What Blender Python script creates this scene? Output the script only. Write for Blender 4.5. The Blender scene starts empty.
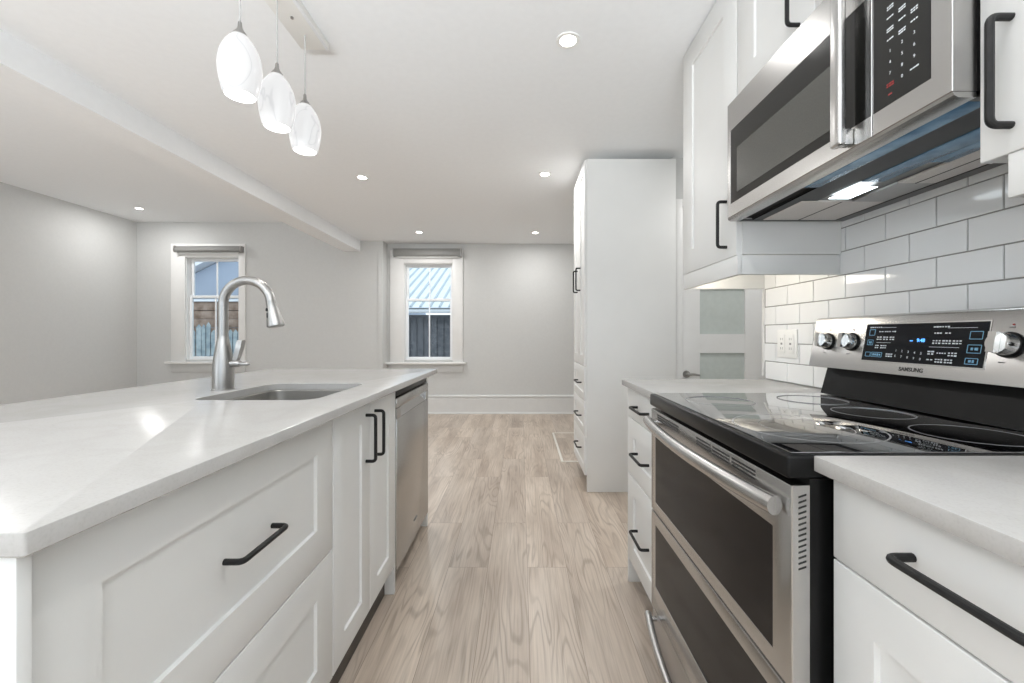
import bpy, bmesh, math, random
from mathutils import Vector, Matrix
random.seed(7)
C = bpy.context.scene.collection
scene = bpy.context.scene

# ------------------------------------------------------------------ camera, world, light, exposure
F, CX, CY, H = 415.0, 521.0, 335.5, 1.117
cam_d = bpy.data.cameras.new('camera'); cam = bpy.data.objects.new('camera', cam_d); C.objects.link(cam)
cam_d.sensor_width = 36.0; cam_d.lens = 36.0 * F / 1024.0
cam_d.shift_x = -(CX - 512.0) / 1024.0; cam_d.shift_y = (CY - 341.5) / 1024.0
cam_d.clip_start = 0.02; cam_d.clip_end = 200
cam.location = (0, 0, H); cam.rotation_euler = (math.pi / 2, 0, 0)
scene.camera = cam

w = bpy.data.worlds.new('overcast_sky'); scene.world = w; w.use_nodes = True
bg = w.node_tree.nodes['Background']; bg.inputs[0].default_value = (0.80, 0.90, 1.0, 1); bg.inputs[1].default_value = 1.3

scene.view_settings.view_transform = 'Standard'; scene.view_settings.look = 'None'
scene.view_settings.gamma = 1.0; scene.view_settings.use_curve_mapping = False
scene.view_settings.exposure = 0.36
scene.cycles.max_bounces = 14; scene.cycles.diffuse_bounces = 8; scene.cycles.glossy_bounces = 6
scene.cycles.transparent_max_bounces = 12; scene.cycles.sample_clamp_indirect = 6.0
scene.cycles.caustics_reflective = False; scene.cycles.caustics_refractive = False

DOWN_W, PEND_W, DAY_W, SIDE_FILL_W, CEIL_FILL_W = 2.5, 1.2, 2.0, 9.0, 1250.0
FAR_GAIN = 2.8

def area_light(name, loc, size, power, color=(1, 1, 1), rot=(0, 0, 0), size_y=None, shape='DISK', parent=None, portal=False, spread=None):
    d = bpy.data.lights.new(name, 'AREA'); d.shape = shape; d.size = size
    if size_y: d.size_y = size_y
    d.energy = power; d.color = color
    if spread: d.spread = spread
    if portal: d.cycles.is_portal = True
    o = bpy.data.objects.new(name, d); C.objects.link(o)
    if parent:
        o.parent = parent; o.location = Vector(loc) - Vector(parent['org'])
    else: o.location = loc
    o.rotation_euler = rot
    return o

# patio daylight from behind; side-room lamp and both upward fills are added, unseen
area_light('patio_daylight', (-.4, -2.62, 1.4), 1.6, DAY_W, (.92, .96, 1.0), rot=(math.pi/2, 0, 0), size_y=1.5, shape='RECTANGLE')
area_light('patio_ceiling_fill', (0.1, -5.2, -.30), 3.6, CEIL_FILL_W, (.94, .975, 1.0), rot=(math.radians(174), 0, 0), size_y=2.6, shape='RECTANGLE')  # unseen upward fill lamp, added to brighten the ceiling
area_light('side_room_fill', (-3.9, -2.62, 1.4), 1.9, SIDE_FILL_W, (.92, .96, 1.0), rot=(math.pi/2, 0, 0), size_y=1.3, shape='RECTANGLE')  # added fill lamp at an opening made for it
area_light('side_ceiling_fill', (-3.9, -5.2, -.3), 3.0, CEIL_FILL_W * .6, (.94, .975, 1.0), rot=(math.radians(174), 0, 0), size_y=2.6, shape='RECTANGLE')  # second unseen upward fill, added for the side room

# ------------------------------------------------------------------ materials
def mat(name, col, rough=0.5, metal=0.0, spec=0.5, coat=0.0, emis=None, emis_s=0.0):
    m = bpy.data.materials.new(name); m.use_nodes = True
    p = m.node_tree.nodes['Principled BSDF']
    p.inputs['Base Color'].default_value = (*col, 1); p.inputs['Roughness'].default_value = rough
    p.inputs['Metallic'].default_value = metal; p.inputs['Specular IOR Level'].default_value = spec
    p.inputs['Coat Weight'].default_value = coat
    if emis: p.inputs['Emission Color'].default_value = (*emis, 1); p.inputs['Emission Strength'].default_value = emis_s
    return m
class NT:
    def __init__(s, m): s.t = m.node_tree; s.p = s.t.nodes['Principled BSDF']
    def n(s, typ, **kw):
        nd = s.t.nodes.new(typ)
        for k, v in kw.items():
            if hasattr(nd, k) and not isinstance(k, int): setattr(nd, k, v)
        return nd
    def l(s, a, b): s.t.links.new(a, b)
    def coords(s, scale=(1, 1, 1), rot=(0, 0, 0), loc=(0, 0, 0)):
        tc = s.n('ShaderNodeTexCoord'); mp = s.n('ShaderNodeMapping')
        mp.inputs['Scale'].default_value = scale; mp.inputs['Rotation'].default_value = rot; mp.inputs['Location'].default_value = loc
        s.l(tc.outputs['Object'], mp.inputs['Vector']); return mp.outputs[0]
    def noise(s, vec, scale=5, detail=3, rough=.5, dist=0):
        nd = s.n('ShaderNodeTexNoise'); nd.inputs['Scale'].default_value = scale; nd.inputs['Detail'].default_value = detail
        nd.inputs['Roughness'].default_value = rough; nd.inputs['Distortion'].default_value = dist
        s.l(vec, nd.inputs['Vector']); return nd
    def ramp(s, fac, stops):
        r = s.n('ShaderNodeValToRGB'); els = r.color_ramp.elements
        while len(els) < len(stops): els.new(.5)
        for e, (pos, c) in zip(els, stops): e.position = pos; e.color = (*c, 1)
        s.l(fac, r.inputs[0]); return r.outputs[0]
    def mix(s, fac, a, b, mode='MIX'):
        m = s.n('ShaderNodeMix', data_type='RGBA', blend_type=mode)
        for sock, v in ((m.inputs[0], fac), (m.inputs[6], a), (m.inputs[7], b)):
            if hasattr(v, 'links'): s.l(v, sock)
            elif isinstance(v, (int, float)): sock.default_value = v
            else: sock.default_value = (*v, 1)
        return m.outputs[2]
    def math(s, op, a, b=0.0):
        m = s.n('ShaderNodeMath', operation=op)
        for sock, v in ((m.inputs[0], a), (m.inputs[1], b)):
            if hasattr(v, 'links'): s.l(v, sock)
            else: sock.default_value = v
        return m.outputs[0]
    def bump(s, h, strength=.1, dist=.01):
        b = s.n('ShaderNodeBump'); b.inputs['Strength'].default_value = strength; b.inputs['Distance'].default_value = dist
        s.l(h, b.inputs['Height']); s.l(b.outputs[0], s.p.inputs['Normal'])

def speckled(name, c1, c2, scale, rough, detail=4, bump=0, **kw):
    m = mat(name, c1, rough, **kw); t = NT(m)
    nz = t.noise(t.coords(), scale, detail)
    t.l(t.ramp(nz.outputs[0], [(.35, c1), (.65, c2)]), t.p.inputs['Base Color'])
    if bump: t.bump(nz.outputs[0], bump, .002)
    return m

M = {}
M['wall'] = speckled('painted wall', (.575, .58, .574), (.59, .595, .588), 40, .7, bump=.05)
M['ceiling'] = speckled('painted ceiling', (.85, .865, .88), (.865, .88, .895), 30, .8)
M['trim'] = speckled('white trim paint', (.77, .77, .76), (.785, .785, .775), 12, .4)
M['base'] = speckled('off-white baseboard paint', (.66, .665, .66), (.68, .685, .68), 12, .45)
M['cab'] = speckled('white cabinet foil', (.735, .74, .73), (.75, .755, .745), 6, .5)
M['cab_in'] = mat('cabinet carcass white', (.80, .80, .78), .5)
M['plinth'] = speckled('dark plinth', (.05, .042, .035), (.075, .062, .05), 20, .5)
M['black'] = speckled('black powder coat', (.012, .012, .012), (.018, .018, .018), 60, .42, spec=.25)
M['blackpl'] = mat('black enamel', (.006, .006, .006), .3, spec=.22)
M['dark'] = mat('dark recess', (.02, .02, .02), .6)
M['gasket'] = mat('pale grey cord', (.45, .45, .45), .5)
M['whitepl'] = mat('white plastic', (.85, .85, .83), .3)
M['greyprint'] = mat('grey print', (.25, .25, .25), .5)
M['whiteprint'] = mat('pale print', (.7, .75, .78), .5)
M['blueprint'] = mat('blue legend print', (.18, .42, .62), .5)
M['redprint'] = mat('red print', (.35, .03, .03), .5)
M['clock'] = mat('lit blue digits', (.05, .2, .6), .4, emis=(.08, .35, 1.0), emis_s=1.8)

def stainless(name, col, rough, axis):
    m = mat(name, col, rough, metal=1.0); t = NT(m)
    sc = [110, 110, 110]; sc[axis] = 1.5
    nz = t.noise(t.coords(tuple(sc)), 1.0, 3)
    t.l(t.ramp(nz.outputs[0], [(.3, tuple(c * .995 for c in col)), (.7, col)]), t.p.inputs['Base Color'])
    mr = t.n('ShaderNodeMapRange'); mr.inputs['To Min'].default_value = rough * .99; mr.inputs['To Max'].default_value = rough * 1.01
    t.l(nz.outputs[0], mr.inputs[0]); t.l(mr.outputs[0], t.p.inputs['Roughness'])
    return m
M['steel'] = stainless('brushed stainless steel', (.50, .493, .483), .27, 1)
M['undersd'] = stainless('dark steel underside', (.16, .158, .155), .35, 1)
M['steel_v'] = stainless('brushed steel upright grain', (.55, .545, .535), .27, 2)
M['steel_d'] = stainless('grey stainless steel', (.42, .41, .40), .30, 1)
M['satin'] = stainless('satin nickel', (.40, .395, .385), .28, 2)
M['sinksteel'] = stainless('sink steel', (.52, .51, .49), .30, 1)
M['chrome'] = mat('polished chrome', (.75, .75, .74), .12, metal=1.0)

def quartz():
    m = mat('white quartz', (.80, .79, .775), .22, spec=.22); t = NT(m)
    a = t.noise(t.coords(), 260, 2); b = t.noise(t.coords(), 5, 4, dist=.6)
    ca = t.ramp(a.outputs[0], [(.30, (.45, .44, .425)), (.45, (.475, .466, .452)), (.7, (.485, .476, .463))])
    cb = t.ramp(b.outputs[0], [(.42, (1, 1, 1)), (.5, (.965, .962, .955)), (.58, (1, 1, 1))])
    t.l(t.mix(1.0, ca, cb, 'MULTIPLY'), t.p.inputs['Base Color'])
    return m
M['quartz'] = quartz()
M['blackglass'] = mat('black ceramic glass', (.004, .004, .005), .02, spec=1.0, coat=1.0)
M['blackglass'].node_tree.nodes['Principled BSDF'].inputs['Coat IOR'].default_value = 1.8
M['dispglass'] = mat('black display glass', (.004, .005, .008), .06, spec=.35)
M['ovenglass'] = speckled('smoked oven glass', (.008, .007, .007), (.016, .014, .013), 8, .09, spec=.13)
M['mwglass'] = mat('black microwave glass', (.010, .010, .009), .12, spec=.5)
M['mwwin'] = speckled('perforated microwave window', (.075, .075, .068), (.095, .095, .086), 400, .2)
M['ringprint'] = mat('burner ring print', (.30, .30, .31), .25)
M['film'] = speckled('blue protective film on steel', (.10, .22, .36), (.20, .36, .52), 18, .22, metal=.35)
M['filter'] = speckled('pale filter mesh', (.62, .58, .55), (.72, .69, .66), 500, .45, metal=.2)
M['lens'] = mat('lit lamp lens', (.9, .95, 1), .3, emis=(.85, .95, 1.0), emis_s=6.0)
M['led'] = mat('lit downlight lens', (1, 1, 1), .3, emis=(1, .97, .92), emis_s=14.0)
M['ledstrip'] = mat('lit warm strip', (1, .95, .85), .3, emis=(1, .92, .80), emis_s=1.3)
M['tile'] = speckled('glossy white tile', (.85, .86, .865), (.87, .88, .885), 2.5, .10)
M['grout'] = speckled('grey grout', (.27, .265, .255), (.33, .325, .31), 80, .8)
M['frost'] = speckled('frosted glass', (.52, .565, .54), (.55, .595, .57), 30, .35)
M['blindfab'] = speckled('grey blind cassette', (.19, .19, .183), (.23, .23, .22), 120, .5)
M['vinyl'] = mat('white vinyl sash', (.86, .88, .90), .35)
M['hatch'] = mat('pale metal edging', (.78, .76, .70), .35)

def shade_mat():
    m = mat('lit alabaster glass', (.9, .9, .9), .15); t = NT(m)
    nz = t.noise(t.coords((1, 1, .5), loc=(3.1, 0, .7)), 7, 2, .5, dist=1.4)
    c = t.ramp(nz.outputs[0], [(.40, (1, 1, 1)), (.455, (.93, .93, .94)), (.475, (.76, .765, .78)), (.50, (.96, .96, .97)), (.8, (1, 1, 1))])
    t.l(c, t.p.inputs['Emission Color']); t.p.inputs['Emission Strength'].default_value = .46
    t.p.inputs['Base Color'].default_value = (.25, .25, .25, 1)
    return m
M['shade'] = shade_mat()
M['bulb'] = mat('lit bulb', (1, 1, 1), .3, emis=(1, .98, .95), emis_s=1.6)

def pane_mat():
    m = bpy.data.materials.new('window glass'); m.use_nodes = True; t = m.node_tree
    t.nodes.remove(t.nodes['Principled BSDF'])
    tr = t.nodes.new('ShaderNodeBsdfTransparent'); tr.inputs[0].default_value = (.95, .97, .97, 1)
    gl = t.nodes.new('ShaderNodeBsdfGlossy'); gl.inputs['Roughness'].default_value = .01
    mx = t.nodes.new('ShaderNodeMixShader'); mx.inputs[0].default_value = .004
    t.links.new(tr.outputs[0], mx.inputs[1]); t.links.new(gl.outputs[0], mx.inputs[2])
    t.links.new(mx.outputs[0], t.nodes['Material Output'].inputs[0])
    return m
M['pane'] = pane_mat()

def floor_mat():
    m = mat('oak laminate planks', (.4, .33, .26), .32); t = NT(m)
    v = t.coords((1, 1, 1), (0, 0, math.pi / 2), (.3, .11, 0))
    br = t.n('ShaderNodeTexBrick'); br.offset = .37; br.offset_frequency = 2
    br.inputs['Scale'].default_value = 1; br.inputs['Brick Width'].default_value = 1.28; br.inputs['Row Height'].default_value = .19
    br.inputs['Mortar Size'].default_value = .0012; br.inputs['Mortar Smooth'].default_value = .3; br.inputs['Bias'].default_value = 0
    br.inputs['Color1'].default_value = (0, 0, 0, 1); br.inputs['Color2'].default_value = (1, 1, 1, 1); br.inputs['Mortar'].default_value = (.5, .5, .5, 1)
    t.l(v, br.inputs['Vector'])
    sh = t.n('ShaderNodeVectorMath', operation='MULTIPLY_ADD')
    t.l(br.outputs['Color'], sh.inputs[0]); sh.inputs[1].default_value = (7.3, 3.1, 0); t.l(v, sh.inputs[2])
    def st(scale):
        mp = t.n('ShaderNodeMapping'); mp.inputs['Scale'].default_value = scale; t.l(sh.outputs[0], mp.inputs[0]); return mp.outputs[0]
    n1 = t.noise(st((.85, 6.5, 1)), 1.0, 2, .45, dist=.35)          # cathedral figure
    rings = t.math('SINE', t.math('MULTIPLY', n1.outputs[0], 95.0))
    ringf = t.math('MULTIPLY_ADD', rings, .5); ringf.node.inputs[2].default_value = .5
    n2 = t.noise(st((3.0, 130, 1)), 1.0, 4, .6)                       # fine fibres
    n3 = t.noise(st((1.1, 7, 1)), 1.0, 4, .55)                       # broad tone
    n4 = t.noise(st((.9, 1.4, 1)), 2.6, 2, .5)                       # where the figure shows
    base = t.ramp(n3.outputs[0], [(.30, (.41, .33, .265)), (.5, (.55, .465, .385)), (.70, (.645, .56, .475))])
    fib = t.ramp(n2.outputs[0], [(.3, (.80, .79, .78)), (.55, (1, 1, 1)), (.8, (1.06, 1.06, 1.06))])
    c = t.mix(1.0, base, fib, 'MULTIPLY')
    rc = t.ramp(ringf, [(.0, (.72, .70, .68)), (.35, (1, 1, 1)), (1, (1.05, 1.05, 1.05))])
    amt = t.ramp(n4.outputs[0], [(.42, (.15, .15, .15)), (.62, (.85, .85, .85))])
    c2 = t.mix(amt, c, t.mix(1.0, c, rc, 'MULTIPLY'))
    tint = t.ramp(br.outputs['Color'], [(0, (.90, .90, .91)), (1, (1.06, 1.05, 1.04))])
    c3 = t.mix(1.0, c2, tint, 'MULTIPLY')
    c4 = t.mix(br.outputs['Fac'], c3, (.27, .215, .17))
    t.l(c4, t.p.inputs['Base Color'])
    t.bump(t.math('SUBTRACT', n2.outputs[0], t.math('MULTIPLY', br.outputs['Fac'], 1.5)), .12, .002)
    return m
M['floor'] = floor_mat()

# outdoor
M['siding'] = mat('blue grey siding', (.40, .46, .56), .7)
M['roofmetal'] = speckled('pale metal roof', (.78, .83, .86), (.86, .90, .92), 4, .5)
M['ribmetal'] = mat('roof rib shade side', (.48, .54, .58), .5)
M['fascia'] = mat('white fascia', (.8, .82, .85), .5)
M['darkside'] = speckled('weathered dark boards', (.13, .135, .15), (.20, .205, .22), 9, .8)
M['fence'] = speckled('weathered blue grey fence boards', (.22, .28, .31), (.42, .48, .50), 7, .8)
M['lumber'] = speckled('brown lumber', (.20, .13, .09), (.40, .30, .24), 5, .8)
M['ground'] = speckled('pale gravel ground', (.30, .30, .29), (.40, .40, .39), 12, .9)

# ------------------------------------------------------------------ mesh helpers
class MB:
    def __init__(s): s.bm = bmesh.new()
    def box(s, x0, y0, z0, x1, y1, z1, bev=0.0, seg=2):
        x0, x1 = sorted((x0, x1)); y0, y1 = sorted((y0, y1)); z0, z1 = sorted((z0, z1))
        vs = [s.bm.verts.new((x, y, z)) for x in (x0, x1) for y in (y0, y1) for z in (z0, z1)]
        fs = [(0, 1, 3, 2), (4, 6, 7, 5), (0, 4, 5, 1), (2, 3, 7, 6), (0, 2, 6, 4), (1, 5, 7, 3)]
        faces = [s.bm.faces.new([vs[i] for i in f]) for f in fs]
        if bev:
            es = list({e for f in faces for e in f.edges})
            bmesh.ops.bevel(s.bm, geom=es, offset=bev, segments=seg, affect='EDGES', profile=.5)
        return s
    def loops(s, loops, cap0=True, cap1=True, closed=False):
        rings = [[s.bm.verts.new(p) for p in L] for L in loops]
        n = len(rings[0]); pairs = list(zip(rings, rings[1:]))
        if closed: pairs.append((rings[-1], rings[0]))
        for a, b in pairs:
            for i in range(n):
                j = (i + 1) % n
                try: s.bm.faces.new((a[i], a[j], b[j], b[i]))
                except ValueError: pass
        if not closed:
            if cap0: s.bm.faces.new(rings[0][::-1])
            if cap1: s.bm.faces.new(rings[-1])
        return s
    def prism(s, poly, d):      # polygon of 3-D points pushed along d
        d = Vector(d); a = [Vector(p) for p in poly]
        return s.loops([a, [p + d for p in a]])
    def tube(s, pts, r, seg=12, squash=None):
        pts = [Vector(p) for p in pts]; n = len(pts)
        rs = r if isinstance(r, (list, tuple)) else [r] * n
        tang = []
        for i in range(n):
            a = pts[max(i - 1, 0)]; b = pts[min(i + 1, n - 1)]; tang.append((b - a).normalized())
        up = Vector((0, 0, 1)) if abs(tang[0].z) < .9 else Vector((0, 1, 0))
        u = tang[0].cross(up).normalized(); L = []
        for i in range(n):
            u = (u - tang[i] * u.dot(tang[i])).normalized(); v = tang[i].cross(u)
            ring = []
            for k in range(seg):
                a = 2 * math.pi * k / seg
                ring.append(pts[i] + u * math.cos(a) * rs[i] + v * math.sin(a) * rs[i] * (squash or 1))
            L.append(ring)
        return s.loops(L)
    def lathe(s, prof, o, axis='Z', seg=24, cap0=True, cap1=True):
        o = Vector(o); L = []
        ax = {'Z': (Vector((1, 0, 0)), Vector((0, 1, 0)), Vector((0, 0, 1))),
              'X': (Vector((0, 1, 0)), Vector((0, 0, 1)), Vector((1, 0, 0))),
              'Y': (Vector((0, 0, 1)), Vector((1, 0, 0)), Vector((0, 1, 0)))}[axis] if isinstance(axis, str) else axis
        for r, h in prof:
            L.append([o + (ax[0] * math.cos(2 * math.pi * k / seg) + ax[1] * math.sin(2 * math.pi * k / seg)) * max(r, 1e-5) + ax[2] * h for k in range(seg)])
        return s.loops(L, cap0, cap1)
    def ring(s, o, r0, r1, h, seg=48):
        o = Vector(o)
        def c(r, z): return [o + Vector((math.cos(2 * math.pi * k / seg) * r, math.sin(2 * math.pi * k / seg) * r, z)) for k in range(seg)]
        return s.loops([c(r0, 0), c(r1, 0), c(r1, h), c(r0, h)], closed=True)
    def mesh(s, me, mtx):
        n0 = len(s.bm.verts); s.bm.from_mesh(me); s.bm.verts.ensure_lookup_table()
        for v in s.bm.verts[n0:]: v.co = mtx @ v.co
        return s

def link(name, mb, m, parent=None, org=None, smooth=True):
    bm = mb.bm
    bmesh.ops.recalc_face_normals(bm, faces=bm.faces)
    if parent is not None: org = Vector(parent['org'])
    elif org is None:
        xs = [v.co for v in bm.verts]
        lo = [min(p[i] for p in xs) for i in range(3)]; hi = [max(p[i] for p in xs) for i in range(3)]
        org = Vector(((lo[0] + hi[0]) / 2, (lo[1] + hi[1]) / 2, lo[2]))
    else: org = Vector(org)
    for v in bm.verts: v.co -= org
    me = bpy.data.meshes.new(name); bm.to_mesh(me); bm.free()
    me.materials.append(M[m] if isinstance(m, str) else m)
    if smooth:
        me.polygons.foreach_set('use_smooth', [True] * len(me.polygons))
        me.set_sharp_from_angle(angle=math.radians(32))
    o = bpy.data.objects.new(name, me); C.objects.link(o); o['org'] = tuple(org)
    if parent is not None: o.parent = parent
    else: o.location = org
    return o
def tag(o, label, cat, group=None):
    o['label'] = label; o['category'] = cat
    if group: o['group'] = group
    return o
def struct(name, mb, m, parent=None):
    o = link(name, mb, m, parent)
    if parent is None: o['kind'] = 'structure'
    return o
def thing(name, label, cat, org, group=None):
    o = bpy.data.objects.new(name, None); C.objects.link(o); o.location = org; o['org'] = tuple(org)
    o.empty_display_size = .1
    return tag(o, label, cat, group)
def cleanup_org():
    for o in bpy.data.objects:
        if 'org' in o: del o['org']

def fillet(pts, r, n=5):
    pts = [Vector(p) for p in pts]; out = [pts[0]]
    for a, b, c in zip(pts, pts[1:], pts[2:]):
        d1 = (a - b).normalized(); d2 = (c - b).normalized()
        p1 = b + d1 * r; p2 = b + d2 * r
        for k in range(n + 1):
            t = k / n; out.append((1 - t) ** 2 * p1 + 2 * t * (1 - t) * b + t * t * p2)
    out.append(pts[-1]); return out
def pull(parent, p0, p1, out, stand=.034, name='handle', r=.0058):
    p0, p1, out = Vector(p0), Vector(p1), Vector(out)
    mb = MB(); e = out * stand
    mb.tube(fillet([p0 + out * .0003, p0 + e, p1 + e, p1 + out * .0003], .012), r, 10)
    return link(name, mb, 'black', parent)

def front(parent, name, sx, xf, y0, y1, z0, z1, shaker=True, stile=.09, th=.019, rec=.008):
    """cabinet front in a plane x = xf that faces sx (+1 / -1)"""
    mb = MB(); bm = mb.bm; b = .0015
    if not shaker:
        mb.box(xf, y0, z0, xf - sx * th, y1, z1, b)
    else:
        def rect(x, i): return [(x, y0 + i, z0 + i), (x, y1 - i, z0 + i), (x, y1 - i, z1 - i), (x, y0 + i, z1 - i)]
        mb.loops([rect(xf - sx * th, 0), rect(xf - sx * b, 0), rect(xf - sx * .0004, b * .5), rect(xf, b), rect(xf, stile), rect(xf - sx * rec, stile + .002)])
    return link(name, mb, 'cab', parent)

_fc = {}
def text_mesh(txt, size, ext=.0004, bold=0.0):
    cu = bpy.data.curves.new('t', 'FONT'); cu.body = txt; cu.size = size; cu.align_x = 'CENTER'; cu.align_y = 'CENTER'
    cu.extrude = ext; cu.offset = bold; cu.resolution_u = 3
    o = bpy.data.objects.new('t', cu); C.objects.link(o)
    bpy.context.view_layer.update()
    me = bpy.data.meshes.new_from_object(o.evaluated_get(bpy.context.evaluated_depsgraph_get()))
    bpy.data.objects.remove(o); bpy.data.curves.remove(cu); return me
def frame_mtx(o, xa, ya):
    xa, ya = Vector(xa).normalized(), Vector(ya).normalized(); za = xa.cross(ya)
    return Matrix.Translation(Vector(o)) @ Matrix((xa, ya, za)).transposed().to_4x4()

def wall_y(name, x0, x1, y0, y1, z0, z1, hole=None, m='wall'):
    mb = MB()
    if not hole: mb.box(x0, y0, z0, x1, y1, z1)
    else:
        a, b, c, d = hole
        mb.box(x0, y0, z0, a, y1, z1); mb.box(b, y0, z0, x1, y1, z1)
        mb.box(a, y0, z0, b, y1, c); mb.box(a, y0, d, b, y1, z1)
        bmesh.ops.remove_doubles(mb.bm, verts=mb.bm.verts, dist=1e-5)
    return struct(name, mb, m)

# ------------------------------------------------------------------ setting
YF, YL = 5.94, 5.76
ZC, ZL = 2.43, 2.69
XL, XR = -5.33, 1.14
def sxf(u, y): return (u - CX) * y / F
def szf(v, y): return H + (CY - v) * y / F

struct('floor', MB().box(-5.5, -2.7, -.06, 2.36, 6.1, 0), 'floor')
struct('ceiling', MB().box(-2.23, -2.7, ZC, 2.36, 6.1, 2.76), 'ceiling')
struct('ceiling_left', MB().box(-5.5, -2.7, ZL, -2.46, 6.1, 2.76), 'ceiling')
struct('ceiling_beam', MB().box(-2.46, -2.7, 2.285, -2.23, YL, 2.76), 'ceiling')

# windows
W2 = dict(n=2, yw=YF, u=(390.5, 463), v=(250.5, 362), g=(405.2, 452.0), gv=(264.5, 359.5), mid=301)
W1 = dict(n=1, yw=YL, u=(172, 246), v=(244, 361.5), g=(187.0, 238.6), gv=(258, 359), mid=298)
holes = {}
for W in (W1, W2):
    y = W['yw']; holes[W['n']] = (sxf(W['g'][0], y) - .012, sxf(W['g'][1], y) + .012, szf(W['gv'][1], y) - .012, szf(W['gv'][0], y) + .012)
wall_y('wall_left_back', -5.5, -1.915, YL, YL + .125, 0, 2.76, holes[1])
struct('wall_bay_return', MB().box(-2.1, YL + .126, 0, -1.916, 6.06, ZC), 'wall')
wall_y('wall_back', -1.915, 2.36, YF, YF + .125, 0, 2.43, holes[2])
struct('wall_left', MB().box(-5.5, -2.7, 0, XL, YL, ZL), 'wall')
struct('wall_right', MB().box(XR, -2.7, 0, 1.30, 1.93, ZC), 'wall')
struct('wall_right_back', MB().box(1.112, 3.06, 0, 1.27, YF, ZC), 'wall')
struct('wall_passage', MB().box(2.2, 1.93, 0, 2.36, YF, ZC), 'wall')
struct('wall_passage_return', MB().box(1.30, 1.75, 0, 2.36, 1.93, ZC), 'wall')
wall_y('wall_pantry', 1.27, 2.2, 3.06, 3.18, 0, ZC)
wall_y('wall_rear', -2.46, XR, -2.7, -2.56, 0, 2.43, (-2.05, 1.0, .50, 2.2))
wall_y('wall_rear_side', XL, -2.46, -2.7, -2.56, 0, ZL, (-4.9, -2.9, .5, 2.1))  # unseen opening, added to let the side fill lamps in
def base_prof(y0, x0, x1, name):
    mb = MB()
    pr = [(y0, 0), (y0 - .036, 0), (y0 - .036, .010), (y0 - .030, .018), (y0 - .020, .021), (y0 - .020, .212), (y0 - .014, .216), (y0 - .014, .238), (y0 - .028, .243), (y0 - .026, .256), (y0 - .008, .268), (y0, .268)]
    mb.prism([(x0, a, b) for a, b in pr], (x1 - x0, 0, 0)); struct(name, mb, 'base')
base_prof(YF, -1.913, 1.11, 'baseboard_back')
base_prof(YL, XL + .026, -1.92, 'baseboard_left_back')
mb = MB(); pr = [(XL, 0), (XL + .022, 0), (XL + .022, .21), (XL + .018, .238), (XL + .024, .244), (XL + .008, .268), (XL, .268)]
mb.prism([(a, -2.55, b) for a, b in pr], (0, YL + 2.55, 0)); struct('baseboard_left', mb, 'base')
struct('trim_1', MB().box(-1.985, YL - .012, 0.27, -1.915, YL - .0005, ZC - .145, .002), 'wall')   # corner bead board beside the window bay

def window(W):
    n, y = W['n'], W['yw']; a, b, c, d = holes[n]
    x0, x1 = sxf(W['u'][0], y), sxf(W['u'][1], y); zt = szf(W['v'][0], y); zs = szf(W['v'][1], y)
    ga, gb = sxf(W['g'][0], y), sxf(W['g'][1], y); gt, gbm = szf(W['gv'][0], y), szf(W['gv'][1], y); zm = szf(W['mid'], y)
    root = bpy.data.objects.new('window_%d' % n, None); C.objects.link(root); root.location = ((a + b) / 2, y, c); root['org'] = tuple(root.location); root['kind'] = 'structure'
    mb = MB(); t = .022
    mb.box(x0, y - t, zs, a, y - .0005, zt, .003); mb.box(b, y - t, zs, x1, y - .0005, zt, .003); mb.box(a, y - t, d, b, y - .0005, zt, .003)
    # jamb lining
    mb.box(a, y - .002, c, a + .010, y + .12, d); mb.box(b - .010, y - .002, c, b, y + .12, d); mb.box(a, y - .002, d - .010, b, y + .12, d); mb.box(a, y - .002, c, b, y + .12, c + .010)
    link('casing', mb, 'trim', root)
    link('sill', MB().box(x0 - .05, y - .075, zs - .03, x1 + .05, y - .0005, zs, .006), 'trim', root)
    link('apron', MB().box(x0, y - .02, zs - .15, x1, y - .0005, zs - .031, .004), 'wall', root)
    for nm, yy, z0, z1 in (('upper_sash', y + .075, zm, gt + .002), ('lower_sash', y + .045, gbm - .002, zm + .04)):
        s = .036; mb = MB(); xa, xb = a + .0105, b - .0105
        z1 = min(z1, d - .0105); z0 = max(z0, c + .0105)
        mb.box(xa, yy, z0, xa + s, yy + .028, z1, .003); mb.box(xb - s, yy, z0, xb, yy + .028, z1, .003)
        mb.box(xa + s, yy, z0, xb - s, yy + .028, z0 + s, .003); mb.box(xa + s, yy, z1 - s, xb - s, yy + .028, z1, .003)
        xm = (a + b) / 2; mb.box(xm - .009, yy + .006, z0 + s, xm + .009, yy + .022, z1 - s, .002)
        sash = link(nm, mb, 'vinyl', root)
        link('pane', MB().box(xa + s, yy + .012, z0 + s, xb - s, yy + .016, z1 - s), 'pane', sash)
    return x0, x1, zt
GRP = 'roller blinds above the windows'
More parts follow.
